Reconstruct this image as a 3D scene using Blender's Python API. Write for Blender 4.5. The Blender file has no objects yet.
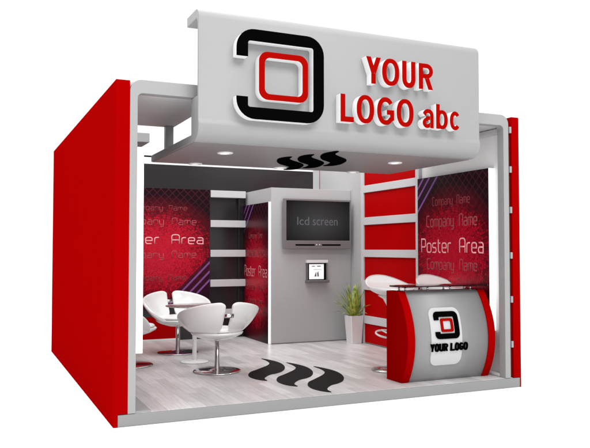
import bpy, bmesh, math, random
from mathutils import Vector, Matrix
random.seed(7)
R = math.radians
S = bpy.context.scene
COL = S.collection

# ------------------------------------------------------------------ materials
def new_mat(name):
    m = bpy.data.materials.new(name)
    m.use_nodes = True
    nt = m.node_tree
    return m, nt, nt.nodes['Principled BSDF']

def paint(name, col, rough=.4, metal=0., coat=0., var=.04, bump=.0, scale=3., spec=.5):
    """painted / laminated surface: a very slight unevenness of tone, gloss and flatness"""
    m, nt, b = new_mat(name)
    N, L = nt.nodes, nt.links
    tc = N.new('ShaderNodeTexCoord')
    n1 = N.new('ShaderNodeTexNoise'); n1.inputs['Scale'].default_value = scale; n1.inputs['Detail'].default_value = 5
    L.new(tc.outputs['Object'], n1.inputs['Vector'])
    mr = N.new('ShaderNodeMapRange'); mr.inputs['To Min'].default_value = 1 - var; mr.inputs['To Max'].default_value = 1 + var
    L.new(n1.outputs['Fac'], mr.inputs['Value'])
    hs = N.new('ShaderNodeHueSaturation'); hs.inputs['Color'].default_value = (*col, 1)
    L.new(mr.outputs['Result'], hs.inputs['Value'])
    L.new(hs.outputs['Color'], b.inputs['Base Color'])
    n2 = N.new('ShaderNodeTexNoise'); n2.inputs['Scale'].default_value = scale * 9; n2.inputs['Detail'].default_value = 3
    L.new(tc.outputs['Object'], n2.inputs['Vector'])
    m2 = N.new('ShaderNodeMapRange'); m2.inputs['To Min'].default_value = max(.02, rough - .05); m2.inputs['To Max'].default_value = rough + .05
    L.new(n2.outputs['Fac'], m2.inputs['Value']); L.new(m2.outputs['Result'], b.inputs['Roughness'])
    b.inputs['Metallic'].default_value = metal
    b.inputs['Coat Weight'].default_value = coat
    b.inputs['Specular IOR Level'].default_value = spec
    if bump:
        bp = N.new('ShaderNodeBump'); bp.inputs['Strength'].default_value = bump; bp.inputs['Distance'].default_value = .002
        L.new(n2.outputs['Fac'], bp.inputs['Height']); L.new(bp.outputs['Normal'], b.inputs['Normal'])
    return m

def glow(name, col, strength):
    m, nt, b = new_mat(name)
    b.inputs['Base Color'].default_value = (*col, 1)
    b.inputs['Emission Color'].default_value = (*col, 1)
    b.inputs['Emission Strength'].default_value = strength
    return m

def floor_mat():
    m, nt, b = new_mat('pale wood planks')
    N, L = nt.nodes, nt.links
    tc = N.new('ShaderNodeTexCoord')
    mp = N.new('ShaderNodeMapping'); mp.inputs['Rotation'].default_value = (0, 0, R(90))
    L.new(tc.outputs['Object'], mp.inputs['Vector'])
    br = N.new('ShaderNodeTexBrick'); br.inputs['Scale'].default_value = 1
    br.inputs['Brick Width'].default_value = .62; br.inputs['Row Height'].default_value = .115
    br.inputs['Mortar Size'].default_value = .0016; br.inputs['Bias'].default_value = 0
    br.inputs['Color1'].default_value = (.46, .44, .44, 1); br.inputs['Color2'].default_value = (.63, .61, .61, 1)
    br.inputs['Mortar'].default_value = (.40, .38, .375, 1); br.offset_frequency = 2; br.offset = .37
    L.new(mp.outputs['Vector'], br.inputs['Vector'])
    mg = N.new('ShaderNodeMapping'); mg.inputs['Scale'].default_value = (1.6, 22, 1)
    L.new(mp.outputs['Vector'], mg.inputs['Vector'])
    gn = N.new('ShaderNodeTexNoise'); gn.inputs['Scale'].default_value = 2.2; gn.inputs['Detail'].default_value = 7; gn.inputs['Distortion'].default_value = .6
    L.new(mg.outputs['Vector'], gn.inputs['Vector'])
    mr = N.new('ShaderNodeMapRange'); mr.inputs['From Min'].default_value = .3; mr.inputs['From Max'].default_value = .7
    mr.inputs['To Min'].default_value = .88; mr.inputs['To Max'].default_value = 1.12
    L.new(gn.outputs['Fac'], mr.inputs['Value'])
    hs = N.new('ShaderNodeHueSaturation'); L.new(br.outputs['Color'], hs.inputs['Color']); L.new(mr.outputs['Result'], hs.inputs['Value'])
    L.new(hs.outputs['Color'], b.inputs['Base Color'])
    b.inputs['Roughness'].default_value = .3
    bp = N.new('ShaderNodeBump'); bp.inputs['Strength'].default_value = .12; bp.inputs['Distance'].default_value = .002
    L.new(br.outputs['Fac'], bp.inputs['Height']); bp.invert = True
    L.new(bp.outputs['Normal'], b.inputs['Normal'])
    return m

def poster_mat(name, w, h, tl=True, gain=1.):
    """printed artwork: red burst of little tiles on a dark maroon ground, crossed lattice, three violet stripes in a corner"""
    m, nt, b = new_mat(name)
    N, L = nt.nodes, nt.links
    def M(op, a, c=None, cl=False):
        n = N.new('ShaderNodeMath'); n.operation = op; n.use_clamp = cl
        for i, v in enumerate((a, c)):
            if v is None: continue
            if isinstance(v, (int, float)): n.inputs[i].default_value = v
            else: L.new(v, n.inputs[i])
        return n.outputs[0]
    tc = N.new('ShaderNodeTexCoord'); sp = N.new('ShaderNodeSeparateXYZ'); L.new(tc.outputs['Object'], sp.inputs[0])
    x = M('DIVIDE', sp.outputs['X'], w / 2); z = M('DIVIDE', sp.outputs['Z'], h / 2)
    r2 = M('ADD', M('MULTIPLY', M('POWER', M('ABSOLUTE', x), 2), .55), M('POWER', M('ABSOLUTE', M('ADD', z, .12)), 2))
    burst = M('SUBTRACT', 1.02, M('MULTIPLY', r2, 1.0), True)
    # polar tiles
    ang = M('ARCTAN2', sp.outputs['Z'], sp.outputs['X']); rad = M('POWER', M('ADD', r2, .004), .5)
    cv = N.new('ShaderNodeCombineXYZ'); L.new(M('MULTIPLY', ang, 21.), cv.inputs[0]); L.new(M('MULTIPLY', M('LOGARITHM', rad, 2.718), 17.), cv.inputs[1])
    vo = N.new('ShaderNodeTexVoronoi'); vo.inputs['Scale'].default_value = 1.; vo.inputs['Randomness'].default_value = .35
    L.new(cv.outputs[0], vo.inputs['Vector'])
    tile = N.new('ShaderNodeMapRange'); L.new(vo.outputs['Distance'], tile.inputs['Value'])
    tile.inputs['From Min'].default_value = .1; tile.inputs['From Max'].default_value = .55; tile.inputs['To Min'].default_value = 1.18; tile.inputs['To Max'].default_value = .72
    sc = N.new('ShaderNodeSeparateColor'); L.new(vo.outputs['Color'], sc.inputs[0])
    tw = M('MULTIPLY', tile.outputs['Result'], M('ADD', M('MULTIPLY', sc.outputs[0], .5), .75))
    amp = M('MULTIPLY', M('MULTIPLY', burst, tw), gain)
    ramp = N.new('ShaderNodeValToRGB'); L.new(amp, ramp.inputs[0])
    e = ramp.color_ramp.elements
    e[0].position = 0; e[0].color = (.010, .001, .003, 1); e[1].position = 1; e[1].color = (.60, .010, .030, 1)
    k = ramp.color_ramp.elements.new(.32); k.color = (.09, .001, .006, 1)
    k = ramp.color_ramp.elements.new(.62); k.color = (.42, .002, .018, 1)
    # lattice near the top
    lat = None
    for sgn in (1, -1):
        v = M('ADD', sp.outputs['X'], M('MULTIPLY', sp.outputs['Z'], sgn))
        f = M('ABSOLUTE', M('SUBTRACT', M('FRACT', M('MULTIPLY', v, 8.5)), .5))
        l = M('LESS_THAN', f, .07)
        lat = l if lat is None else M('MAXIMUM', lat, l)
    lat = M('MULTIPLY', lat, M('MULTIPLY', M('SUBTRACT', M('MULTIPLY', z, 1.6 if tl else 1.4), .55, True), .35))
    mx = N.new('ShaderNodeMix'); mx.data_type = 'RGBA'; L.new(lat, mx.inputs['Factor']); L.new(ramp.outputs[0], mx.inputs[6]); mx.inputs[7].default_value = (.16, .03, .06, 1)
    # stripes
    if tl: d = M('ADD', M('ADD', sp.outputs['X'], w / 2), M('SUBTRACT', h / 2, sp.outputs['Z']))
    else:  d = M('ADD', M('SUBTRACT', w / 2, sp.outputs['X']), M('ADD', sp.outputs['Z'], h / 2))
    st = None
    dark = M('LESS_THAN', d, .47 if tl else .78)
    for c in ((.14, .27, .43) if tl else (.42, .55, .69)):
        l = M('LESS_THAN', M('ABSOLUTE', M('SUBTRACT', d, c)), .019)
        st = l if st is None else M('MAXIMUM', st, l)
    mk = N.new('ShaderNodeMix'); mk.data_type = 'RGBA'; L.new(M('MULTIPLY', dark, .8), mk.inputs['Factor']); L.new(mx.outputs[2], mk.inputs[6]); mk.inputs[7].default_value = (.02, .004, .016, 1)
    mz = N.new('ShaderNodeMix'); mz.data_type = 'RGBA'; L.new(M('MULTIPLY', st, .85), mz.inputs['Factor']); L.new(mk.outputs[2], mz.inputs[6]); mz.inputs[7].default_value = (.24, .09, .30, 1)
    L.new(mz.outputs[2], b.inputs['Base Color'])
    b.inputs['Roughness'].default_value = .3; b.inputs['Specular IOR Level'].default_value = .12
    return m

def leaf_mat():
    m, nt, b = new_mat('striped yellow green leaf')
    N, L = nt.nodes, nt.links
    tc = N.new('ShaderNodeTexCoord')
    n = N.new('ShaderNodeTexNoise'); n.inputs['Scale'].default_value = 14; n.inputs['Detail'].default_value = 3
    L.new(tc.outputs['Object'], n.inputs['Vector'])
    r = N.new('ShaderNodeValToRGB'); L.new(n.outputs['Fac'], r.inputs[0])
    r.color_ramp.elements[0].position = .35; r.color_ramp.elements[0].color = (.10, .19, .015, 1)
    r.color_ramp.elements[1].position = .65; r.color_ramp.elements[1].color = (.52, .56, .10, 1)
    L.new(r.outputs[0], b.inputs['Base Color']); b.inputs['Roughness'].default_value = .45
    return m

def screen_mat():
    m, nt, b = new_mat('dark display glass')
    # the display shows a dark picture that is lighter in its middle
    N, L = nt.nodes, nt.links
    b.inputs['Base Color'].default_value = (.004, .004, .004, 1); b.inputs['Roughness'].default_value = .3; b.inputs['Specular IOR Level'].default_value = .15
    tc = N.new('ShaderNodeTexCoord'); mp = N.new('ShaderNodeMapping'); mp.inputs['Location'].default_value = (0, 0, -.08); mp.inputs['Scale'].default_value = (1.55, 0, 2.3)
    gr = N.new('ShaderNodeTexGradient'); gr.gradient_type = 'SPHERICAL'; L.new(tc.outputs['Object'], mp.inputs['Vector']); L.new(mp.outputs['Vector'], gr.inputs['Vector'])
    rp = N.new('ShaderNodeValToRGB'); rp.color_ramp.elements[0].color = (.003, .003, .0035, 1); rp.color_ramp.elements[1].color = (.050, .051, .054, 1)
    L.new(gr.outputs['Fac'], rp.inputs[0]); L.new(rp.outputs[0], b.inputs['Emission Color']); b.inputs['Emission Strength'].default_value = 1
    return m

RED      = paint('glossy red laminate', (.28, .0003, .0005), .45, var=.04, spec=.0)
REDIN    = paint('red panel paint', (.385, .0003, .001), .4, var=.05, spec=.02)
DARKRED  = paint('dark red groove', (.10, .012, .008), .5)
SOFFITG  = paint('silver grey with painted soffit shade', (.20, .19, .192), .45, var=.03, spec=.3)  # canopy grey darkened: the shade of its underside is painted in
ARMG     = paint('mid grey slab paint', (.52, .52, .52), .45, var=.03)
SILVER   = paint('silver grey lacquer', (.28, .28, .283), .5, metal=.05, var=.02, scale=2., spec=.22)
FRAMEG   = paint('light grey frame paint', (.285, .285, .285), .42, var=.03)
PLATG    = paint('grey platform edging', (.235, .235, .235), .5, var=.04)
WALLG    = paint('grey wall paint', (.43, .425, .43), .5, var=.03)
BARG     = paint('pale grey shelf bar', (.52, .51, .52), .45, var=.03)
BLACKW   = paint('charcoal wall laminate', (.018, .015, .017), .22, var=.15)
WHITE    = paint('white lacquer', (.80, .80, .80), .35, var=.02)
WHITEP   = paint('white moulded shell', (.75, .745, .74), .16, coat=.4, var=.01, scale=1.5)
BLACK    = paint('black vinyl', (.0015, .0015, .0015), .5, var=.1, spec=.0)
VINYL    = paint('charcoal black vinyl', (.008, .0075, .0075), .5, var=.15, spec=.04)
LETRED   = paint('red sign face', (.27, .002, .001), .4, spec=.0)
CHROME   = paint('polished chrome', (.62, .61, .60), .12, metal=1., var=.02)
DGREY    = paint('dark grey plastic', (.14, .125, .125), .4)
BEZEL    = paint('brown grey television bezel', (.17, .155, .155), .35)
CAPTION  = paint('grey caption', (.11, .115, .125), .5)
POTW     = paint('white glazed pot', (.72, .69, .70), .35, var=.03)
SOIL     = paint('dark soil', (.04, .03, .02), .9, var=.3, bump=.5, scale=20)
def glass(name, col, rough, ior):
    m, nt, b = new_mat(name)
    b.inputs['Base Color'].default_value = (*col, 1); b.inputs['Roughness'].default_value = rough
    b.inputs['IOR'].default_value = ior; b.inputs['Transmission Weight'].default_value = 1
    return m
GLASSB   = glass('black tinted glass', (.10, .09, .10), .02, 1.12)
GLASSW   = glass('frosted pale glass', (.92, .93, .93), .25, 1.25)
WALLR    = paint('grey wall paint with light spill', (.78, .78, .78), .5, var=.03)  # wall grey lightened: light spill on the right wall is painted in
BADGE    = paint('pale grey badge plate', (.46, .46, .465), .45, var=.02)
COUNTERG = paint('silver counter laminate', (.25, .25, .255), .5, metal=.15, var=.03, scale=2.)
PTEXT    = paint('pale pink print', (.90, .42, .44), .5)
PTEXT2   = paint('dim rose print', (.25, .04, .05), .5, spec=.1)
PTEXT3   = paint('dull rose print', (.38, .075, .09), .5, spec=.1)
PTEXT4   = paint('muted pink print', (.55, .22, .22), .5)
GROUNDM  = paint('white studio floor', (.97, .97, .97), .9, var=.0)
LITEDGE  = glow('lit white lightbox edge', (1, 1, 1), .8)
LAMP     = glow('warm white lamp', (1, .97, .94), .9)
PAGE     = glow('bright tablet page', (.80, .84, .86), .5)
FLOORM   = floor_mat()
LEAF     = leaf_mat()
SCREEN   = screen_mat()

# ------------------------------------------------------------------ mesh helpers
def bm_new(): return bmesh.new()

def add_box(bm, x0, x1, y0, y1, z0, z1, bev=0.):
    t = bmesh.new()
    bmesh.ops.create_cube(t, size=1)
    for v in t.verts:
        v.co = Vector(((x0 + x1) / 2 + v.co.x * (x1 - x0), (y0 + y1) / 2 + v.co.y * (y1 - y0), (z0 + z1) / 2 + v.co.z * (z1 - z0)))
    if bev:
        bmesh.ops.bevel(t, geom=t.edges[:], offset=bev, segments=2, affect='EDGES', profile=.5)
    merge(bm, t)

def merge(bm, t):
    mp = {}
    for v in t.verts: mp[v] = bm.verts.new(v.co)
    for f in t.faces:
        try:
            nf = bm.faces.new([mp[v] for v in f.verts]); nf.smooth = f.smooth
        except ValueError: pass
    t.free()

def add_prism(bm, pts, a0, a1, axis='Y', smooth=False):
    """polygon pts swept along an axis: axis X -> pts are (y,z); Y -> (x,z); Z -> (x,y)"""
    def P(p, a):
        return (a, p[0], p[1]) if axis == 'X' else (p[0], a, p[1]) if axis == 'Y' else (p[0], p[1], a)
    A = [bm.verts.new(P(p, a0)) for p in pts]; B = [bm.verts.new(P(p, a1)) for p in pts]
    n = len(pts)
    fs = [bm.faces.new(A), bm.faces.new(B[::-1])]
    for i in range(n):
        f = bm.faces.new((A[i], B[i], B[(i + 1) % n], A[(i + 1) % n])); f.smooth = smooth
    return fs

def add_ring_prism(bm, outer, inner, a0, a1):
    """closed frame between two outlines of equal length, swept along Y"""
    n = len(outer)
    V = [[bm.verts.new((p[0], a, p[1])) for p in o] for o in (outer, inner) for a in (a0, a1)]
    o0, o1, i0, i1 = V
    for i in range(n):
        j = (i + 1) % n
        for q in ((o0[i], o0[j], i0[j], i0[i]), (o1[j], o1[i], i1[i], i1[j]), (o0[j], o0[i], o1[i], o1[j]), (i0[i], i0[j], i1[j], i1[i])):
            bm.faces.new(q)

def rrect(x0, x1, z0, z1, r, seg=8):
    pts = []
    for cx, cz, a in ((x1 - r, z1 - r, 0), (x0 + r, z1 - r, 90), (x0 + r, z0 + r, 180), (x1 - r, z0 + r, 270)):
        for i in range(seg + 1):
            t = R(a + 90 * i / seg); pts.append((cx + r * math.cos(t), cz + r * math.sin(t)))
    return pts

def add_lathe(bm, prof, c=(0, 0, 0), seg=40, closed=False):
    rings = []
    for r, z in prof:
        if r < 1e-5: rings.append([bm.verts.new((c[0], c[1], c[2] + z))])
        else: rings.append([bm.verts.new((c[0] + r * math.cos(2 * math.pi * i / seg), c[1] + r * math.sin(2 * math.pi * i / seg), c[2] + z)) for i in range(seg)])
    for a, b in zip(rings, rings[1:]):
        for i in range(seg):
            j = (i + 1) % seg
            q = [a[i % len(a)], a[j % len(a)], b[j % len(b)], b[i % len(b)]]
            q2 = []
            for v in q:
                if v not in q2: q2.append(v)
            if len(q2) > 2:
                f = bm.faces.new(q2); f.smooth = True

def add_tube(bm, pts, r, seg=8, flat=1., closed=False, up=Vector((0, 1, 0))):
    """tube through points; flat scales it along 'up'"""
    P = [Vector(p) for p in pts]; n = len(P); rings = []
    for i, p in enumerate(P):
        a = P[i - 1] if (i or closed) else P[i]; b = P[(i + 1) % n] if (i < n - 1 or closed) else P[i]
        t1 = (p - a).normalized() if (p - a).length > 1e-9 else None; t2 = (b - p).normalized() if (b - p).length > 1e-9 else None
        t = ((t1 or t2) + (t2 or t1)).normalized()
        k = 1.
        if t1 and t2: k = min(1.6, 1 / max(.3, math.sqrt((1 + t1.dot(t2)) / 2)))
        u = up - t * up.dot(t)
        if u.length < 1e-3: u = Vector((1, 0, 0)) - t * t.x
        u.normalize(); s = t.cross(u)
        rings.append([bm.verts.new(p + s * math.cos(2 * math.pi * q / seg) * r * k + u * math.sin(2 * math.pi * q / seg) * r * flat) for q in range(seg)])
    for i in range(n if closed else n - 1):
        a, b = rings[i], rings[(i + 1) % n]
        for q in range(seg):
            f = bm.faces.new((a[q], a[(q + 1) % seg], b[(q + 1) % seg], b[q])); f.smooth = True
    if not closed:
        bm.faces.new(rings[0][::-1]); bm.faces.new(rings[-1])

def obj(name, bm, mats, parent=None, loc=None):
    bmesh.ops.recalc_face_normals(bm, faces=bm.faces[:])
    me = bpy.data.meshes.new(name); bm.to_mesh(me); bm.free()
    for m in (mats if isinstance(mats, (list, tuple)) else [mats]): me.materials.append(m)
    o = bpy.data.objects.new(name, me); COL.objects.link(o)
    if parent: o.parent = parent
    if loc: o.location = loc
    return o

def box(name, m, parent, dims, bev=.004, loc=None):
    b = bm_new(); add_box(b, *dims, bev); return obj(name, b, m, parent, loc)

def thing(name, label, cat, loc=(0, 0, 0), rz=0, group=None):
    o = bpy.data.objects.new(name, None); COL.objects.link(o); o.empty_display_size = .1
    o.location = loc; o.rotation_euler = (0, 0, rz); o['label'] = label; o['category'] = cat
    if group: o['group'] = group
    return o

def structure(o): o['kind'] = 'structure'; return o

def dup(root, loc, rz, label):
    r = root.copy(); COL.objects.link(r); r.location = loc; r.rotation_euler = (0, 0, rz); r['label'] = label
    for ch in list(root.children):
        c = ch.copy(); COL.objects.link(c); c.parent = r
        for g in list(ch.children):
            d = g.copy(); COL.objects.link(d); d.parent = c
    return r

def smoothpoly(pts, n=6):
    out = []; k = len(pts)
    for i in range(k):
        p0, p1, p2, p3 = (Vector(pts[(i + q) % k]) for q in (-1, 0, 1, 2))
        for s in range(n):
            t = s / n
            out.append(.5 * ((2 * p1) + (p2 - p0) * t + (2 * p0 - 5 * p1 + 4 * p2 - p3) * t * t + (3 * p1 - p0 - 3 * p2 + p3) * t ** 3))
    return [(v.x, v.y) for v in out]

def text_bm(txt, x0, x1, z0, z1, depth, offset=.0, y=0.):
    """solid letters fitted to a rectangle in the XZ plane, front face at -Y"""
    cu = bpy.data.curves.new('lettering', 'FONT'); cu.body = txt; cu.extrude = .5; cu.offset = offset; cu.resolution_u = 5
    o = bpy.data.objects.new('lettering', cu); COL.objects.link(o)
    dg = bpy.context.evaluated_depsgraph_get(); me = bpy.data.meshes.new_from_object(o.evaluated_get(dg))
    bpy.data.objects.remove(o); bpy.data.curves.remove(cu)
    bm = bmesh.new(); bm.from_mesh(me); bpy.data.meshes.remove(me)
    xs = [v.co.x for v in bm.verts]; ys = [v.co.y for v in bm.verts]
    ax, bx, ay, by = min(xs), max(xs), min(ys), max(ys)
    for v in bm.verts:
        c = v.co.copy()
        v.co = Vector((x0 + (c.x - ax) / (bx - ax) * (x1 - x0), y + (.5 - c.z) * depth, z0 + (c.y - ay) / (by - ay) * (z1 - z0)))
    for f in bm.faces: f.smooth = False
    return bm

def face_front(o, slot=1, ny=-.9):
    for f in o.data.polygons:
        if f.normal.y < ny: f.material_index = slot

# bold sign alphabet: each letter is a few solid strokes
def ribbon(pts, t):
    P = [Vector(p) for p in pts]; n = len(P); Lf, Rt = [], []
    for i in range(n):
        d1 = (P[i] - P[i - 1]).normalized() if i else None
        d2 = (P[i + 1] - P[i]).normalized() if i < n - 1 else None
        d = ((d1 or d2) + (d2 or d1)).normalized(); nn = Vector((-d.y, d.x))
        k = t / 2 / max(.45, nn.dot(Vector((-(d2 or d1).y, (d2 or d1).x))))
        Lf.append(P[i] + nn * k); Rt.append(P[i] - nn * k)
    return [(v.x, v.y) for v in Lf + Rt[::-1]]
def clip(poly, z0, z1):
    for lim, sg in ((z0, 1), (z1, -1)):
        out = []
        for i in range(len(poly)):
            a, b = poly[i - 1], poly[i]; ia, ib = (a[1] - lim) * sg >= 0, (b[1] - lim) * sg >= 0
            if ia != ib:
                k = (lim - a[1]) / (b[1] - a[1]); out.append((a[0] + (b[0] - a[0]) * k, lim))
            if ib: out.append(b)
        poly = out
    return poly
def sup(cx, cz, rx, rz, a0=0, a1=360, n=40, e=2.25):
    out = []
    for i in range(n if a1 - a0 == 360 else n + 1):
        a = R(a0 + (a1 - a0) * i / n); c, s_ = math.cos(a), math.sin(a)
        out.append((cx + rx * math.copysign(abs(c) ** (2 / e), c), cz + rz * math.copysign(abs(s_) ** (2 / e), s_)))
    return out
def sign_letter(ch, x, w, z, h, t, y0, y1, xh=None):
    """solid letter, front face at y0 (towards -y)"""
    bm = bm_new(); q = t / 2; dep = [0]
    def pr(poly):
        add_prism(bm, [(x + a, z + c) for a, c in poly], y0 + dep[0], y1 - dep[0] * .5, 'Y'); dep[0] += .0012
    def ring(cx, cz, rx, rz):
        add_ring_prism(bm, [(x + a, z + c) for a, c in sup(cx, cz, rx, rz)], [(x + a, z + c) for a, c in sup(cx, cz, rx - t, rz - t * .86)], y0 + dep[0], y1 - dep[0] * .5); dep[0] += .0012
    if ch == 'Y':
        for a in (q * 1.05, w - q * 1.05):
            m = w / 2; dx, dz = a - m, h - h * .40
            pr(clip(ribbon([(m, h * .40), (m + dx * 1.3, h * .40 + dz * 1.3)], t * .98), 0, h))
        pr(ribbon([(w / 2, 0), (w / 2, h * .47)], t))
    elif ch == 'O': ring(w / 2, h / 2, w / 2, h / 2 + .003)
    elif ch == 'U': pr(ribbon([(q, h)] + sup(w / 2, .36 * h, w / 2 - q, .36 * h - q * .86, 180, 360, 16) + [(w - q, h)], t))
    elif ch == 'R':
        pr(ribbon([(q, 0), (q, h)], t)); rr = (h * .57 - t * .86) / 2 ; zc = h - q * .86 - rr
        pr(ribbon([(q, zc + rr)] + sup(w - q - rr, zc, rr, rr, 90, -90, 14, 2) + [(q, zc - rr)], t * .88))
        pr(clip(ribbon([(w * .46, zc - rr + q), (w - q * .95, -h * .06)], t * 1.02), 0, zc - rr + q * .5))
    elif ch == 'L': pr(ribbon([(q, h), (q, q * .9), (w, q * .9)], t))
    elif ch == 'G': pr(ribbon(sup(w / 2, h / 2, w / 2 - q, h / 2 - q * .86, 38, 318, 30) + [(w - q, h * .24), (w - q, h * .46), (w * .56, h * .46)], t * .92))
    elif ch == 'c': pr(ribbon(sup(w / 2, h / 2, w / 2 - q, h / 2 - q * .86, 40, 320, 26, 2.1), t * .92))
    elif ch == 'b':
        pr(ribbon([(q, 0), (q, h)], t)); ring(w / 2, xh / 2, w / 2, xh / 2 + .002)
    elif ch == 'a':
        pr(ribbon([(q * .8, h * .70)] + sup(w * .5, h * .66, w * .5 - q, h * .34 - q * .86, 165, 0, 14) + [(w - q, 0)], t * .92))
        pr(ribbon([(w - q, h * .55), (w * .42, h * .52)] + sup(w * .40, h * .27, w * .40 - q * .9, h * .27 - q * .8, 95, 270, 12, 2) + [(w * .55, q * .95), (w - q, h * .26)], t * .86))
    return bm

# rounded stroke alphabet for the poster print
def arc(cx, cz, rx, rz, a0, a1, n=5):
    return [(cx + rx * math.cos(R(a0 + (a1 - a0) * i / n)), cz + rz * math.sin(R(a0 + (a1 - a0) * i / n))) for i in range(n + 1)]
def bowl(w=.5, h=.68, r=.16):
    return arc(w - r, h - r, r, r, 0, 90) + arc(r, h - r, r, r, 90, 180) + arc(r, r, r, r, 180, 270) + arc(w - r, r, r, r, 270, 360)
GL = {
 'P': (.52, [[(0, 0), (0, 1)] + arc(.36, .84, .16, .16, 90, 0) + arc(.36, .56, .16, .16, 0, -90) + [(.02, .40)]], 0),
 'o': (.5, [bowl()], 1),
 's': (.44, [[(.42, .68)] + arc(.14, .54, .14, .14, 90, 180) + arc(.14, .48, .14, .13, 180, 270) + arc(.3, .19, .14, .16, 90, 0) + arc(.3, .15, .14, .15, 0, -90) + [(0, 0)]], 0),
 't': (.34, [[(.08, .95)] + arc(.24, .16, .16, .16, 180, 270) + [(.34, 0)], [(0, .68), (.32, .68)]], 0),
 'e': (.5, [[(.02, .34), (.5, .34)] + arc(.34, .52, .16, .16, 0, 90) + arc(.16, .52, .16, .16, 90, 180) + arc(.16, .16, .16, .16, 180, 270) + [(.46, 0)]], 0),
 'r': (.34, [[(0, 0)] + arc(.16, .52, .16, .16, 180, 90) + [(.34, .68)]], 0),
 'a': (.5, [[(.06, .68)] + arc(.34, .52, .16, .16, 90, 0) + [(.5, 0), (.16, 0)] + arc(.14, .19, .14, .19, 270, 90) + [(.46, .38)]], 0),
 'A': (.6, [[(0, 0)] + arc(.2, .8, .2, .2, 180, 90) + arc(.4, .8, .2, .2, 90, 0) + [(.6, 0)], [(.02, .42), (.58, .42)]], 0),
 'C': (.52, [[(.52, 1)] + arc(.18, .82, .18, .18, 90, 180) + arc(.18, .18, .18, .18, 180, 270) + [(.52, 0)]], 0),
 'N': (.56, [[(0, 0)] + arc(.2, .8, .2, .2, 180, 90) + arc(.36, .8, .2, .2, 90, 0) + [(.56, 0)]], 0),
 'm': (.7, [[(0, 0)] + arc(.14, .54, .14, .14, 180, 90) + arc(.56, .54, .14, .14, 90, 0) + [(.7, 0)], [(.35, .66), (.35, 0)]], 0),
 'n': (.48, [[(0, 0)] + arc(.16, .52, .16, .16, 180, 90) + arc(.32, .52, .16, .16, 90, 0) + [(.48, 0)]], 0),
 'p': (.5, [[(0, -.28)] + arc(.16, .52, .16, .16, 180, 90) + arc(.34, .52, .16, .16, 90, 0) + arc(.34, .16, .16, .16, 0, -90) + [(.03, 0)]], 0),
 'y': (.48, [[(0, .68)] + arc(.16, .16, .16, .16, 180, 270) + [(.46, 0)], [(.48, .68)] + arc(.32, -.14, .16, .14, 0, -90) + [(.06, -.28)]], 0),
}
def stroke_text(txt, x0, x1, z0, cap, y, wt=.1):
    adv = []; tot = 0
    for ch in txt:
        w = .62 if ch == ' ' else GL[ch][0]; adv.append((ch, tot)); tot += w + .2
    tot -= .2; sx = (x1 - x0) / tot
    out = [bm_new()]
    for ch, a in adv:
        if ch == ' ': out.append(bm_new()); continue
        bm = out[-1]
        for st in GL[ch][1]:
            add_tube(bm, [(x0 + (a + px) * sx, y, z0 + pz * cap) for px, pz in st], cap * wt / 2, 6, .22, bool(GL[ch][2]))
    return out

# ------------------------------------------------------------------ dimensions (metres; x along the front, y into the booth)
W, D, ZT = 4.305, 4.888, 2.9
ZF = .105

# ------------------------------------------------------------------ setting
g = bm_new(); vs = [g.verts.new(c) for c in ((-150, -150, 0), (150, -150, 0), (150, 150, 0), (-150, 150, 0))]; g.faces.new(vs)
structure(obj('ground', g, GROUNDM))
structure(box('platform', PLATG, None, (.036, W - .016, 0, D - .01, .002, .1), .004))
plank = structure(box('plank_floor', FLOORM, None, (.118, W - .108, .012, 4.6, .1005, ZF), .001))

WAVE = [(.150, .966-.0), (.205, .800), (.229, .613), (.205, .403), (.133, .188), (.023, .004), (-.083, -.093), (-.190, -.153), (-.290, -.265), (-.340, -.364), (-.353, -.466),
        (-.404, -.414), (-.437, -.320), (-.444, -.195), (-.408, -.053), (-.326, .095), (-.222, .196), (-.098, .317), (.023, .447), (.100, .579), (.138, .749)]
for cx, cy in ((2.254 - .159, .967 + .443 - .03), (2.254, .967), (2.254 + .174, .967 - .395)):
    b = bm_new(); add_prism(b, smoothpoly([(cx + x, cy + y) for x, y in WAVE], 5), ZF + .001, ZF + .004, 'Z')
    obj('wave_mark', b, VINYL, plank)

# ------------------------------------------------------------------ left side wall
lw = thing('side_wall', 'tall glossy red side wall standing left of the seating area', 'wall', (0, 0, 0))
b = bm_new()
add_prism(b, [(0, 0), (.035, 0), (.035, ZF), (.116, ZF), (.116, ZT), (0, ZT)], 0, D, 'Y')
obj('outer_panel', b, RED, lw)
box('inner_lining', WALLG, lw, (.117, .135, .10, 4.59, ZF + .001, 2.795), .003)
box('ceiling_beam', FRAMEG, lw, (.136, .92, 2.77, 3.22, 2.80, 2.915), .005)
box('skirting', FRAMEG, lw, (.136, .32, .012, .75, ZF, ZF + .012), .003)

# right side wall
rw = thing('side_wall', 'red edged side wall on the right behind the reception counter', 'wall', (W, 0, 0))
b = bm_new()
add_prism(b, [(-.016, 0), (0, 0), (0, ZT), (-.098, ZT), (-.098, ZF), (-.016, ZF)], 0, D, 'Y')
obj('outer_panel', b, RED, rw)
box('groove_strip', DARKRED, rw, (-.125, -.0985, .03, .09, ZF + .001, 2.8), .002)
for zc in (2.332, 1.895, 1.407, .937, .459, 2.76):
    box('clip', FRAMEG, rw, (-.124, -.0985, -.002, .029, zc - .034, zc + .034), .003)
box('inner_lining', WALLR, rw, (-.125, -.0985, .10, 1.72, ZF + .001, 2.795), .003)  # front stretch of the same wall, paler to carry painted light spill
box('inner_lining', WALLG, rw, (-.125, -.0985, 1.7205, 4.59, ZF + .001, 2.795), .003)
box('cornice', BARG, rw, (-.175, -.126, .105, 1.72, 2.735, 2.796), .012)
box('skirting', BARG, rw, (-.21, -.126, .10, .62, ZF, ZF + .035), .012)

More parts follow.
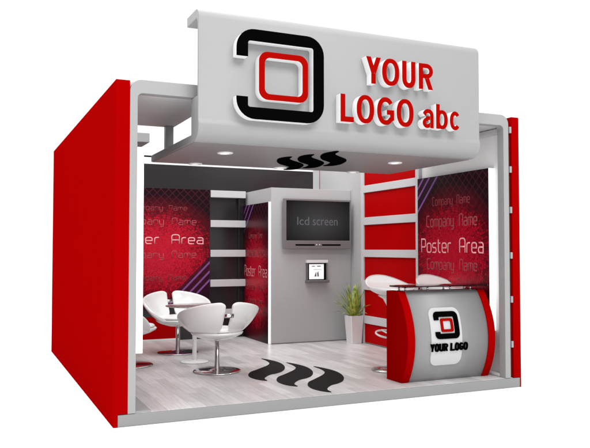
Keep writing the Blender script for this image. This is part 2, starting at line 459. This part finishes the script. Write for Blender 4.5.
# back wall
bw = thing('back_wall', 'charcoal black back wall with white cap behind chairs and posters', 'wall', (2.15, 4.6, ZF))
def bx(n, m, x0, x1, y0, y1, z0, z1, bev=.003): return box(n, m, bw, (x0 - 2.15, x1 - 2.15, y0 - 4.6, y1 - 4.6, z0 - ZF, z1 - ZF), bev)
bx('wall_panel', BLACKW, .136, 4.06, 4.6, 4.66, ZF, 2.75)
bx('grey_panel', WALLG, 4.0605, 4.179, 4.6, 4.66, ZF, 2.876)
bx('white_band', WHITE, .136, 4.06, 4.595, 4.66, 2.7505, 2.855)
bx('black_cap', BLACK, .136, 4.06, 4.59, 4.665, 2.8555, 2.876)
bx('kick_panel', REDIN, .30, 1.80, 4.575, 4.599, .135, .46)
bx('base_strip', WHITE, .30, 1.80, 4.57, 4.599, ZF, .134)
bx('dark_panel', BLACKW, 1.801, 2.84, 4.58, 4.599, ZF, .44)

# shelf bars on the back wall
sb = thing('wall_shelf', 'ladder of pale grey shelf bars on the dark back wall between two posters', 'shelf', (2.55, 4.599, .44))
for z in (2.272, 1.813, 1.356, .898, .44):
    box('shelf_bar', BARG, sb, (-.285, .285, -.11, 0, z - .44, z - .44 + .107), .004)
for x in (-.287, .18):
    box('upright', BLACKW, sb, (x, x + .012 if x < 0 else x + .02, -.07, -.001, -.2, 1.95), .002)

# ------------------------------------------------------------------ entrance frame
def frame_outline(o):  # o = inset
    x0, x1, zt, r = .117 + o, 4.166 - o, 2.916 - o, .10
    pts = [(x1, ZF)]
    for i in range(9): t = R(90 * i / 8); pts.append((x1 - r + r * math.cos(t), zt - r + r * math.sin(t)))
    for i in range(9): t = R(90 + 90 * i / 8); pts.append((x0 + r + r * math.cos(t), zt - r + r * math.sin(t)))
    pts.append((x0, ZF)); return pts
ef = thing('entrance_frame', 'light grey rounded entrance frame with slab arms above the open booth front', 'frame', (2.15, 0, ZF))
b = bm_new(); A = frame_outline(0)
x0, x1, zt, r = .182, 4.098, 2.80, .045
I = [(x1, ZF)] + [(x1 - r + r * math.cos(R(90 * i / 8)), zt - r + r * math.sin(R(90 * i / 8))) for i in range(9)] + [(x0 + r + r * math.cos(R(90 + 90 * i / 8)), zt - r + r * math.sin(R(90 + 90 * i / 8))) for i in range(9)] + [(x0, ZF)]
n = len(A)
f0 = [b.verts.new((p[0] - 2.15, 0, p[1] - ZF)) for p in A]; f1 = [b.verts.new((p[0] - 2.15, .099, p[1] - ZF)) for p in A]
g0 = [b.verts.new((p[0] - 2.15, 0, p[1] - ZF)) for p in I]; g1 = [b.verts.new((p[0] - 2.15, .099, p[1] - ZF)) for p in I]
for i in range(n - 1):
    for q in ((f0[i], f0[i + 1], g0[i + 1], g0[i]), (f1[i + 1], f1[i], g1[i], g1[i + 1]), (f0[i + 1], f0[i], f1[i], f1[i + 1]), (g0[i], g0[i + 1], g1[i + 1], g1[i])): b.faces.new(q)
b.faces.new((f0[0], g0[0], g1[0], f1[0])); b.faces.new((f0[-1], f1[-1], g1[-1], g0[-1]))
fr = obj('portal', b, FRAMEG, ef)
bv = fr.modifiers.new('soft edge', 'BEVEL'); bv.width = .004; bv.segments = 2; bv.limit_method = 'ANGLE'; bv.angle_limit = R(50)
def ebox(n, m, x0, x1, y0, y1, z0, z1, bev=.004): return box(n, m, ef, (x0 - 2.15, x1 - 2.15, y0, y1, z0 - ZF, z1 - ZF), bev)
ebox('slab_arm', ARMG, .136, .91, .0995, 1.60, 2.80, 2.914)
ebox('slab_arm', ARMG, 3.40, 4.179, .0995, 1.60, 2.80, 2.914)
ebox('post', FRAMEG, .80, .885, 1.49, 1.565, 2.484, 2.799)
ebox('post', FRAMEG, 3.43, 3.515, 1.49, 1.565, 2.484, 2.799)

# ------------------------------------------------------------------ canopy with the sign
CX0, CX1, FY = .662, 3.650, -.16
cn = thing('sign_canopy', 'silver grey curved sign canopy over the front with black and red logo and red lettering', 'canopy', (2.156, FY, 2.41))
prof = [(.20, 3.560)] + [(FY + .08 + .08 * math.cos(R(90 + 90 * i / 8)), 3.480 + .08 * math.sin(R(90 + 90 * i / 8))) for i in range(9)]
prof += [(FY, 2.596), (FY - .003, 2.588), (FY - .009, 2.576), (FY - .013, 2.563), (FY - .015, 2.55)]      # slight bead added to the shape to draw a highlight along the lower edge
prof += [(FY + .125 + .14 * math.cos(R(180 + 90 * i / 12)), 2.545 + .135 * math.sin(R(180 + 90 * i / 12))) for i in range(13)]
prof += [(1.57, 2.41), (1.57, 2.48), (.05, 2.48), (.05, 2.796), (FY + .03, 2.796), (FY + .03, 3.435), (FY + .06, 3.475), (.20, 3.475)]
b = bm_new()
fs = add_prism(b, [(y - FY, z - 2.41) for y, z in prof], CX0 - 2.156, CX1 - 2.156, 'X')
pn = obj('fascia', b, SILVER, cn)
for f in pn.data.polygons:
    if abs(f.normal.x) < .5: f.use_smooth = True
bv = pn.modifiers.new('soft edge', 'BEVEL'); bv.width = .007; bv.segments = 3; bv.limit_method = 'ANGLE'; bv.angle_limit = R(40); bv.harden_normals = False
es = pn.modifiers.new('split', 'EDGE_SPLIT'); es.split_angle = R(40)
def sign(name, bm, face, parent=cn):
    o = obj(name, bm, [WHITE, face], parent, (-2.156, 0, -2.41))
    face_front(o); return o
LY0, LY1 = -.09, -.001          # letters stand off the fascia (local y)
# black bracket of the emblem
bo, bi = (.975, 1.820, 2.606, 3.398), (1.083, 1.712, 2.712, 3.292)
X0, X1, Z0, Z1 = bo; x0, x1, z0, z1 = bi
def emblem_outline(bo, bi, gap, r, ri):
    X0, X1, Z0, Z1 = bo; x0, x1, z0, z1 = bi; g0, g1 = gap
    p = [(X0, g1)]
    p += [(X0 + r + r * math.cos(R(180 - 90 * i / 8)), Z1 - r + r * math.sin(R(180 - 90 * i / 8))) for i in range(9)]
    p += [(X1 - r + r * math.cos(R(90 - 90 * i / 8)), Z1 - r + r * math.sin(R(90 - 90 * i / 8))) for i in range(9)]
    p += [(X1 - r + r * math.cos(R(-90 * i / 8)), Z0 + r + r * math.sin(R(-90 * i / 8))) for i in range(9)]
    p += [(X0 + r + r * math.cos(R(-90 - 90 * i / 8)), Z0 + r + r * math.sin(R(-90 - 90 * i / 8))) for i in range(9)]
    p += [(X0, g0), (x0, g0)]
    for cx, cz, a in ((x0 + ri, z0 + ri, 180), (x1 - ri, z0 + ri, 270), (x1 - ri, z1 - ri, 0), (x0 + ri, z1 - ri, 90)):
        p += [(cx + ri * math.cos(R(a + 90 * i / 4)), cz + ri * math.sin(R(a + 90 * i / 4))) for i in range(5)]
    p += [(x0, g1)]
    return p
b = bm_new(); add_prism(b, emblem_outline(bo, bi, (2.80, 3.15), .17, .02), LY0, LY1, 'Y')
em = sign('emblem_bracket', b, BLACK)
b = bm_new(); add_ring_prism(b, rrect(1.184, 1.660, 2.785, 3.212, .085), rrect(1.240, 1.604, 2.838, 3.159, .05), LY0, LY1)
sign('emblem_square', b, LETRED)
for ch, xa, xb, z0, z1, xh in (('Y', 2.262, 2.425, 3.032, 3.287, 0), ('O', 2.436, 2.628, 3.032, 3.287, 0), ('U', 2.660, 2.812, 3.030, 3.287, 0), ('R', 2.850, 3.020, 3.032, 3.285, 0),
                               ('L', 1.990, 2.130, 2.652, 2.908, 0), ('O', 2.160, 2.348, 2.652, 2.914, 0), ('G', 2.378, 2.570, 2.652, 2.914, 0), ('O', 2.596, 2.788, 2.650, 2.914, 0),
                               ('a', 2.892, 3.022, 2.656, 2.840, 0), ('b', 3.050, 3.190, 2.656, 2.900, .186), ('c', 3.212, 3.342, 2.656, 2.842, 0)):
    sign('letter', sign_letter(ch, xa, xb - xa, z0, z1 - z0, .050 if ch in 'YOURLG' else .044, LY0, LY1, xh), LETRED)
# waves under the soffit
SW = [(2.087, -.034), (2.032, .017), (2.02, .156), (2.087, .363), (2.211, .575), (2.353, .717), (2.42, .801), (2.462, .952), (2.477, 1.086), (2.564, 1.047), (2.59, .894), (2.525, .638), (2.439, .472), (2.311, .334), (2.191, .216), (2.125, .108)]
for dx, dy in ((0, 0), (-.118, .29), (-.245, .54)):
    b = bm_new(); add_prism(b, smoothpoly([(x + dx - 2.156, y + dy - FY) for x, y in SW], 5), -.0085, -.005, 'Z')
    obj('wave_mark', b, BLACK, cn)
box('soffit_shade', SOFFITG, cn, (CX0 + .012 - 2.156, CX1 - .012 - 2.156, .16, 1.715, -.0045, -.0003), .001)  # added thin sheet: its darker grey paints in the shade under the canopy
for x, y in ((1.13, .50), (1.12, 1.47), (2.11, 1.44), (3.09, 1.50), (3.05, .50)):
    b = bm_new(); add_lathe(b, [(.052, 0), (.078, 0), (.078, -.006), (.070, -.012), (.052, -.012), (.052, 0)])
    d = obj('downlight', b, WHITE, cn, (x - 2.156, y - FY, -.005))
    b = bm_new(); add_lathe(b, [(0, -.004), (.051, -.004), (.051, -.0005), (0, -.0005)])
    obj('lens', b, LAMP, d)

# ------------------------------------------------------------------ screen cabinet
sc = thing('screen_cabinet', 'grey storage cabinet wall carrying the television and tablet holder', 'cabinet', (3.52, 4.06, ZF))
box('carcass', WALLG, sc, (2.87 - 3.52, 4.178 - 3.52, 3.53 - 4.06, 4.594 - 4.06, .001, 2.368 - ZF), .003)
box('plinth', DGREY, sc, (2.872 - 3.52, 4.172 - 3.52, 3.524 - 4.06, 3.5295 - 4.06, .001, .012), .001)

# ------------------------------------------------------------------ posters: local x right, z up, front at -y, wall at y=0
def poster(label, loc, rz, w, h, d, tl, gain, texts, lit=1):
    t = thing('poster', label, 'poster', loc, rz, 'red poster lightboxes on the walls')
    b = bm_new(); add_box(b, -w / 2, w / 2, -d, -.001, -h / 2, h / 2, .002)
    obj('lightbox', b, BLACKW, t)
    if lit:
        b = bm_new(); xa = lit * w / 2
        add_box(b, min(xa, xa + lit * .006) + .0003 * lit, max(xa, xa + lit * .006) + .0003 * lit, -d - .003, -.001, -h / 2, h / 2, .001); obj('light_strip', b, LITEDGE, t)
    b = bm_new(); add_box(b, -w / 2 + .006, w / 2 - .006, -d - .003, -d - .0002, -h / 2 + .006, h / 2 - .006)
    pr = obj('print', b, poster_mat('poster artwork', w, h, tl, gain), t)
    for txt, x0, x1, z0, cap, m, wt in texts:
        for wb in stroke_text(txt, x0, x1, z0, cap, -d - .004, wt): obj('lettering', wb, m, pr)
    return t
def lines(s=1., m1=PTEXT, m2=PTEXT2, m3=PTEXT3, off=0.):
    return [(t, a + off, b_ + off, z, c, m, wt) for t, a, b_, z, c, m, wt in [('Poster Area', -.60 * s, .59 * s, -.04, .165, m1, .105), ('Company Name', -.36 * s, .36 * s, .535, .10, m2, .12),
            ('Company Name', -.485 * s, .485 * s, .275, .135, m3, .11), ('Company Name', -.48 * s, .48 * s, -.245, .125, m3, .11), ('Company Name', -.36 * s, .36 * s, -.445, .10, m2, .12)]]
poster('red poster with violet stripes in its upper left corner beside the red panels', (4.18, .945, 1.475), R(-90), 1.38, 1.79, .075, True, .92, lines())
poster('red poster with violet stripes low on its right side behind the white chairs', (1.49, 4.599, 1.49), 0, 1.535, 1.80, .10, False, .90, [('Poster Area', -.72, .655, .065, .135, PTEXT, .115), ('Company Name', -.445, .40, .565, .075, PTEXT2, .13), ('Company Name', -.59, .545, .35, .10, PTEXT3, .115),
    ('Company Name', -.59, .545, -.145, .10, PTEXT3, .115), ('Company Name', -.445, .40, -.48, .08, PTEXT2, .13)], 0)
poster('narrow full height red poster on the side of the grey screen cabinet', (2.8695, 4.075, 1.135), R(-90), 1.03, 2.05, .03, True, .82,
       [(t, a * .78, b_ * .78, z - .03, c * (.95 if t[0] == 'P' else .78), m, wt) for t, a, b_, z, c, m, wt in lines(1., PTEXT4, PTEXT2, PTEXT2)])
poster('poster on the left wall showing only its thin white lit edge beside the frame', (.136, .90, 1.465), R(90), 1.36, 1.79, .145, True, .92, lines(), -1)

# ------------------------------------------------------------------ red panel rack on the right wall
rk = thing('panel_rack', 'rack of bright red panels divided by pale bars on the right wall', 'shelf', (4.179, 2.40, ZF))
zs = [(.125, .40), (.512, .885), (1.02, 1.36), (1.465, 1.825), (1.935, 2.295), (2.40, 2.73)]
for z0, z1 in zs:
    box('red_panel', REDIN, rk, (-.02, -.001, 1.73 - 2.40, 3.08 - 2.40, z0 - ZF + .001, z1 - ZF - .001), .002)
for z0, z1 in ((.4, .512), (.885, 1.02), (1.36, 1.465), (1.825, 1.935), (2.295, 2.40)):
    box('rack_bar', BARG, rk, (-.042, -.001, 1.730 - 2.40, 3.08 - 2.40, z0 - ZF, z1 - ZF), .004)
box('rack_upright', BARG, rk, (-.045, -.001, 1.6505 - 2.40, 1.7295 - 2.40, .001, 2.73 - ZF), .004)
box('rack_upright', BARG, rk, (-.04, -.001, 3.0805 - 2.40, 3.16 - 2.40, .001, 2.73 - ZF), .004)

# ------------------------------------------------------------------ television (local origin at the wall plane)
tv = thing('television', 'flat widescreen television mounted on the grey cabinet wall', 'television', (3.575, 3.529, 1.84))
b = bm_new(); add_box(b, -.40, .40, -.05, 0, -.25, .25, .01); obj('wall_bracket', b, DGREY, tv)
b = bm_new()
add_ring_prism(b, [(-.55, .368), (.55, .368), (.55, -.362), (-.55, -.362)], [(-.512, .342), (.530, .342), (.530, -.240), (-.512, -.240)], -.105, -.051)
o = obj('bezel', b, BEZEL, tv); bv = o.modifiers.new('soft edge', 'BEVEL'); bv.width = .006; bv.segments = 2; bv.limit_method = 'ANGLE'
pn = box('screen', SCREEN, tv, (-.511, .529, -.092, -.052, -.239, .341), .001)
obj('caption', text_bm('lcd', -.335, -.145, -.013, .105, .002, -.004, -.0945), CAPTION, pn)
obj('caption', text_bm('screen', -.085, .325, -.015, .071, .002, -.004, -.0945), CAPTION, pn)
for x0, x1 in ((-.37, -.06), (.06, .37)):
    box('speaker_slot', BLACK, tv, (x0, x1, -.108, -.1055, -.315, -.293), .001)
for x in (-.025, .025):
    b = bm_new(); add_lathe(b, [(0, .006), (.012, .006), (.014, 0), (0, 0)], seg=16)
    for v in b.verts: v.co = Vector((v.co.x + x, -.1055 - v.co.z, v.co.y - .304))
    obj('button', b, CHROME, tv)

# tablet holder and tablet
th = thing('tablet_holder', 'small grey wall holder with white top ledge under the television', 'holder', (3.585, 3.529, 1.0))
box('back_plate', DGREY, th, (-.165, .165, -.02, 0, .02, .27), .004)
box('top_ledge', WHITE, th, (-.175, .175, -.06, 0, .2705, .315), .006)
box('bottom_tray', DGREY, th, (-.18, .18, -.10, 0, -.02, .0195), .008)
for x in (-.165, .15): box('side_cheek', DGREY, th, (x, x + .015, -.05, -.0205, .02, .27), .003)
tb = thing('tablet', 'bright white tablet standing in the wall holder', 'tablet', (3.585, 3.5285, 1.021))
box('case', BLACK, tb, (-.148, .148, -.038, -.0205, 0, .24), .006)
pg = box('page', PAGE, tb, (-.130, .112, -.0405, -.0382, .010, .232), .001)
for x0, x1, z0, z1 in ((-.085, -.035, .195, .206), (.0, .06, .195, .208), (-.06, .075, .150, .154)):
    box('heading', BEZEL, pg, (x0, x1, -.0418, -.0407, z0, z1), .0003)
b = bm_new(); add_prism(b, [(-.045, .05), (-.01, .05), (-.015, .12), (-.03, .09)], -.0418, -.0407, 'Y'); add_prism(b, [(.005, .05), (.03, .05), (.02, .13), (.0, .10)], -.0418, -.0407, 'Y')
obj('picture', b, BEZEL, pg)

# ------------------------------------------------------------------ potted plant
pp = thing('potted_plant', 'spiky yellow green plant in a tapered white pot beside the grey cabinet', 'plant', (4.03, 3.17, ZF))
b = bm_new(); h = .405
def sq(s, z, bev): return [b.verts.new((x, y, z)) for x, y in [(s, -s + bev), (s, s - bev), (s - bev, s), (-s + bev, s), (-s, s - bev), (-s, -s + bev), (-s + bev, -s), (s - bev, -s)]]
rings = [sq(.083, 0.001, .010), sq(.109, h, .012), sq(.098, h, .011), sq(.095, h - .04, .011)]
b.faces.new(rings[0][::-1])
for q, w in zip(rings, rings[1:]):
    for i in range(8): b.faces.new((q[i], q[(i + 1) % 8], w[(i + 1) % 8], w[i]))
obj('pot', b, POTW, pp)
box('soil', SOIL, pp, (-.088, .088, -.088, .088, h - .10, h - .045), .004)
b = bm_new()
def leaf(az, lean, length, wid, droop):
    d = Vector((math.cos(az), math.sin(az), 0)); s = Vector((-d.y, d.x, 0)); p = Vector((d.x * .035, d.y * .035, h - .05)); ang = R(90) - lean
    prev = None; n = 9
    for i in range(n + 1):
        t = i / n; w = wid * (math.sin(math.pi * (.22 + .78 * t)) ** .8 if t < 1 else 0) + .0006
        up = (d * -math.sin(ang) + Vector((0, 0, 1)) * math.cos(ang))
        cur = [b.verts.new(p + s * w + up * w * .35), b.verts.new(p), b.verts.new(p - s * w + up * w * .35)]
        if prev:
            for q in (0, 1):
                f = b.faces.new((prev[q], prev[q + 1], cur[q + 1], cur[q])); f.smooth = True
        prev = cur
        p = p + (d * math.cos(ang) + Vector((0, 0, 1)) * math.sin(ang)) * length / n
        ang -= droop / n * (.5 + t)
for i in range(34):
    az = random.uniform(0, 2 * math.pi); k = random.random()
    leaf(az, R(4 + 34 * k ** 1.6), .56 - .22 * k + random.uniform(-.05, .05), random.uniform(.012, .018), R(8 + 55 * k))
for az, ln in ((2.75, .30), (3.5, .27), (-.35, .30), (.35, .26), (-1.4, .30), (1.6, .30)): leaf(az, R(42), ln, .011, R(85))
fo = obj('foliage', b, LEAF, pp); sm = fo.modifiers.new('thickness', 'SOLIDIFY'); sm.thickness = .002

# ------------------------------------------------------------------ reception counter
rc = thing('reception_counter', 'curved grey reception counter with red ends, logo badge and dark glass top', 'counter', (3.48, .35, ZF))
def FYc(z):  # front profile of the counter (world z)
    t = (z - .105) / .93
    a, m_, c = .225, .10, .285        # bottom, middle, top
    return a * (1 - t) * (1 - 2 * t) + 4 * m_ * t * (1 - t) + c * t * (2 * t - 1)
def counter_slice(bm, x0, x1, zt, grow=0., back=.49):
    zz = [.106 + (zt - .106) * i / 24 for i in range(25)]
    pts = [(FYc(z) - grow - .35, z - ZF) for z in zz] + [(back - .35, zt - ZF), (back - .35, .001)]
    add_prism(bm, pts, x0 - 3.48, x1 - 3.48, 'X')
b = bm_new(); counter_slice(b, 3.021, 3.949, 1.025); o = obj('counter_body', b, COUNTERG, rc)
for f in o.data.polygons:
    if abs(f.normal.x) < .5 and f.normal.y < -.3: f.use_smooth = True
for x0, x1 in ((2.932, 3.02), (3.95, 4.038)):
    b = bm_new(); counter_slice(b, x0, x1, 1.037, .012, .497); o = obj('end_panel', b, RED, rc)
    bv = o.modifiers.new('soft edge', 'BEVEL'); bv.width = .004; bv.segments = 2; bv.limit_method = 'ANGLE'; bv.angle_limit = R(40)
box('worktop', DGREY, rc, (3.021 - 3.48, 3.949 - 3.48, .295 - .35, .48 - .35, 1.0255 - ZF, 1.034 - ZF), .002)
b = bm_new(); add_prism(b, [(x, y) for x, y in rrect(2.95 - 3.48, 4.05 - 3.48, .20 - .35, .485 - .35, .03)], 1.078 - ZF, 1.094 - ZF, 'Z')
o = obj('glass_top', b, GLASSB, rc); bv = o.modifiers.new('soft edge', 'BEVEL'); bv.width = .003; bv.segments = 2; bv.limit_method = 'ANGLE'; bv.angle_limit = R(50)
for x in (3.06, 3.34, 3.63, 3.90):
    for y in (.33, .45):
        b = bm_new(); add_lathe(b, [(0, 0), (.016, 0), (.016, .004), (.010, .006), (.010, .036), (.016, .038), (.016, .0425), (0, .0425)], seg=20)
        obj('standoff', b, CHROME, rc, (x - 3.48, y - .35, 1.035 - ZF))
def on_front(bm, off):   # bend flat (x, y, z world) geometry to the curved front
    for v in bm.verts: v.co = Vector((v.co.x - 3.48, FYc(v.co.z) + v.co.y - .35 - off, v.co.z - ZF))
    return bm
def cut_z(bm, z0, z1, n=14):
    for i in range(1, n):
        z = z0 + (z1 - z0) * i / n
        bmesh.ops.bisect_plane(bm, geom=bm.verts[:] + bm.edges[:] + bm.faces[:], plane_co=(0, 0, z), plane_no=(0, 0, 1))
    return bm
b = bm_new(); add_prism(b, rrect(3.215, 3.60, .275, .865, .075), -.014, 0, 'Y'); cut_z(b, .275, .865)
bd = obj('badge', on_front(b, .001), BADGE, rc)
b = bm_new(); add_prism(b, emblem_outline((3.265, 3.563, .550, .827), (3.322, 3.508, .604, .773), (.624, .742), .05, .008), -.012, 0, 'Y'); cut_z(b, .555, .822)
obj('emblem_bracket', on_front(b, .0155), BLACK, bd)
b = bm_new(); add_ring_prism(b, rrect(3.340, 3.492, .620, .758, .02), rrect(3.368, 3.464, .646, .732, .008), -.012, 0); cut_z(b, .62, .76, 6)
obj('emblem_square', on_front(b, .0155), LETRED, bd)
for wd_, xa, xb in (('YOUR', 3.196, 3.412), ('LOGO', 3.446, 3.662)):
    wb = bm_new(); cw = (xb - xa - .012) / 4
    for i, ch in enumerate(wd_): merge(wb, sign_letter(ch, xa + i * (cw + .004), cw, .424, .080, .0165, -.018, -.0005))
    obj('lettering', on_front(wb, .0155), BLACK, bd)

# ------------------------------------------------------------------ bar stools
def bar_stool(label, x, y):
    t = thing('bar_stool', label, 'stool', (x, y, ZF), R(0), 'white bar stools behind the counter')
    b = bm_new(); n, mseg = 12, 48; RS = .285; top = []
    def P(r, a, dz=0):
        X, Y = r * math.sin(a), r * math.cos(a)      # +y = back of the seat
        back = max(0, (Y + .05) / RS); 
        return Vector((X, Y, .925 + .30 * r * r + .095 * back ** 1.6 - .02 * max(0, -Y / RS) ** 2 + dz))
    c0 = b.verts.new(P(0, 0)); c1 = b.verts.new(P(0, 0, -.085))
    T, U = [], []
    for i in range(1, n + 1):
        r = RS * i / n
        T.append([b.verts.new(P(r, 2 * math.pi * k / mseg)) for k in range(mseg)])
        th_ = .085 * math.sqrt(max(0, 1 - (i / n) ** 2.0)) + .006
        if i < n: U.append([b.verts.new(P(r, 2 * math.pi * k / mseg, -th_)) for k in range(mseg)])
    for L_, c in ((T, c0), (U, c1)):
        for k in range(mseg):
            b.faces.new((c, L_[0][k], L_[0][(k + 1) % mseg]))
            for q, w in zip(L_, L_[1:]): b.faces.new((q[k], q[(k + 1) % mseg], w[(k + 1) % mseg], w[k]))
    for k in range(mseg): b.faces.new((T[-1][k], T[-1][(k + 1) % mseg], U[-1][(k + 1) % mseg], U[-1][k]))
    for f in b.faces: f.smooth = True
    obj('seat', b, WHITEP, t)
    b = bm_new(); add_lathe(b, [(.026, .03), (.026, .55), (.032, .66), (.048, .74), (.085, .805), (.14, .84), (.13, .85), (0, .85)])
    obj('pedestal', b, WHITEP, t)
    b = bm_new(); ring = [(.14 * math.cos(2 * math.pi * i / 32), .05 + .14 * math.sin(2 * math.pi * i / 32), .40 + .03 * math.sin(2 * math.pi * i / 32)) for i in range(32)]
    add_tube(b, ring, .011, 10, 1, True, Vector((0, 0, 1))); add_tube(b, [(0, .02, .40), (0, .19, .43)], .009, 8, 1, False, Vector((0, 0, 1)))
    obj('footrest', b, WHITEP, t)
    b = bm_new(); add_lathe(b, [(0, .001), (.215, .001), (.222, .006), (.218, .013), (.15, .022), (.05, .034), (.030, .05), (0, .05)], seg=56)
    obj('base', b, CHROME, t)
    return t
st = bar_stool('white bar stool beside the red left end of the counter', 3.265, .95)
dup(st, (3.885, .85, ZF), R(4), 'white bar stool behind the glass top in front of the right poster')

# ------------------------------------------------------------------ lounge chairs (local: faces +y)
def lounge_chair(label, x, y, rz):
    t = thing('lounge_chair', label, 'chair', (x, y, ZF), rz, 'white swivel chairs around the small table')
    zr = lambda a: .805 - .17 * (max(0, a) / R(100)) ** 1.7
    TA, TB = R(14), R(66)
    def P(a, tt, sgn):
        # a: angle from the back centre, tt: 0 bottom .. 1 rim
        th_ = TA + tt * (TB - TA)
        k = math.sin(th_); lo = .375
        fr_ = max(0, (a - R(60)) / R(70))
        RX, RY = .465 * (1 - .06 * fr_), .42
        rr = .17 + (k - math.sin(TA)) / (math.sin(TB) - math.sin(TA)) * 1.0 * (1 - .17)
        zz = lo + (zr(a) - lo) * (1 - math.cos(th_) - (1 - math.cos(TA))) / (math.cos(TA) - math.cos(TB))
        return Vector((sgn * RX * rr * math.sin(a), -RY * rr * math.cos(a), zz))
    for sgn in (-1, 1):
        b = bm_new(); n, m_ = 26, 16; G = []
        for i in range(n + 1):
            s = i / n; row = []
            for j in range(m_ + 1):
                q = j / m_
                # rounded outline: corner at the split, long sweep at the front
                tmax = 1 - .06 * max(0, 1 - s / .07) ** 2 - .55 * max(0, (s - .60) / .40) ** 2.2
                t0 = .08 + .20 * max(0, 1 - s / .30) ** 1.6; tt = t0 + (tmax - t0) * q
                g0 = math.atan2(.032 + .05 * max(0, 1 - q / .30) ** 1.5, .12 + .33 * tt)
                a = g0 + s * (R(132) - g0)
                row.append(b.verts.new(P(a, tt, sgn)))
            G.append(row)
        for i in range(n):
            for j in range(m_):
                f = b.faces.new((G[i][j], G[i + 1][j], G[i + 1][j + 1], G[i][j + 1])); f.smooth = True
        o = obj('backrest_wing', b, WHITEP, t)
        so = o.modifiers.new('thickness', 'SOLIDIFY'); so.thickness = .04; so.offset = 0
        su = o.modifiers.new('smooth', 'SUBSURF'); su.levels = 1; su.render_levels = 2
    b = bm_new(); add_lathe(b, [(0, .352), (.05, .352), (.14, .362), (.225, .388), (.285, .420), (.298, .440), (.285, .450), (.2, .442), (0, .436)], seg=48)
    for v in b.verts: v.co.y *= .98; v.co.y += .015
    obj('seat_shell', b, WHITEP, t)
    b = bm_new(); add_lathe(b, [(0, .447), (.20, .447), (.252, .452), (.266, .466), (.250, .482), (.18, .494), (0, .499)], seg=48)
    for v in b.verts: v.co.y += .02
    obj('cushion', b, WHITE, t)
    b = bm_new(); add_tube(b, [(-.05, -.408, .655), (0, -.418, .655), (.05, -.408, .655)], .022, 10, .35); obj('bracket', b, CHROME, t)
    b = bm_new(); add_lathe(b, [(.028, .02), (.028, .345), (.06, .352), (0, .356)], seg=28); obj('column', b, CHROME, t)
    b = bm_new(); add_lathe(b, [(0, .001), (.262, .001), (.270, .006), (.268, .012), (.255, .017), (.12, .022), (.05, .028), (.03, .036), (0, .036)], seg=64); obj('base', b, CHROME, t)
    return t
c0 = lounge_chair('white split back swivel chair nearest the front, its back turned to the camera', 1.447, 1.68, R(0))
dup(c0, (1.43, 3.28, ZF), R(182), 'white split back swivel chair facing forward behind the small table')
dup(c0, (.64, 2.48, ZF), R(-92), 'white swivel chair mostly hidden behind the left frame post')

# small table
tt = thing('side_table', 'small round white pedestal table between the white chairs', 'table', (1.41, 2.44, ZF))
b = bm_new(); add_lathe(b, [(0, .675), (.345, .675), (.352, .679), (.352, .684), (.345, .688), (0, .688)], seg=64); obj('table_top', b, GLASSW, tt)
b = bm_new(); add_lathe(b, [(.027, .012), (.027, .655), (.10, .665), (.10, .6745), (0, .6745)], seg=28); obj('column', b, WHITE, tt)
b = bm_new(); add_lathe(b, [(0, .001), (.168, .001), (.172, .006), (.165, .012), (.05, .018), (.03, .026), (0, .026)], seg=48); obj('base', b, WHITE, tt)

# ------------------------------------------------------------------ light
wd = bpy.data.worlds.new('World'); S.world = wd; wd.use_nodes = True
bg = wd.node_tree.nodes['Background']; bg.inputs['Color'].default_value = (1, 1, 1, 1); bg.inputs['Strength'].default_value = 1.12
def area(name, loc, target, size, power, col=(1, 1, 1)):
    l = bpy.data.lights.new(name, 'AREA'); l.shape = 'RECTANGLE'; l.size, l.size_y = size; l.energy = power; l.color = col
    o = bpy.data.objects.new(name, l); COL.objects.link(o); o.location = loc
    o.rotation_euler = (Vector(target) - Vector(loc)).to_track_quat('-Z', 'Y').to_euler(); return o
area('key_softbox', (2.4, -5.8, 7.8), (2.1, .3, 1.8), (5, 3), 430)
area('top_softbox', (-1.0, 1.8, 10), (.6, 2.0, 0), (9, 8), 1100)
for x, y in ((1.13, .50), (1.12, 1.47), (2.11, 1.44), (3.09, 1.50), (3.05, .50)):
    l = bpy.data.lights.new('downlight_lamp', 'SPOT'); l.energy = 12; l.spot_size = R(110); l.spot_blend = .8; l.shadow_soft_size = .05; l.color = (1, .97, .93)
    o = bpy.data.objects.new('downlight_lamp', l); COL.objects.link(o); o.location = (x, y, 2.39)

# ------------------------------------------------------------------ camera
cd = bpy.data.cameras.new('camera'); cam = bpy.data.objects.new('camera', cd); COL.objects.link(cam)
cam.location = (-1.10170, -6.04852, 1.47515); cam.rotation_euler = (R(90 + 2.00416), 0, R(-24.41315))
cd.sensor_width = 36; cd.lens = 717.55 / 590 * 36; cd.clip_start = .05; cd.clip_end = 1000
S.camera = cam
S.view_settings.view_transform = 'Standard'; S.view_settings.look = 'None'; S.view_settings.gamma = 1; S.view_settings.exposure = 0
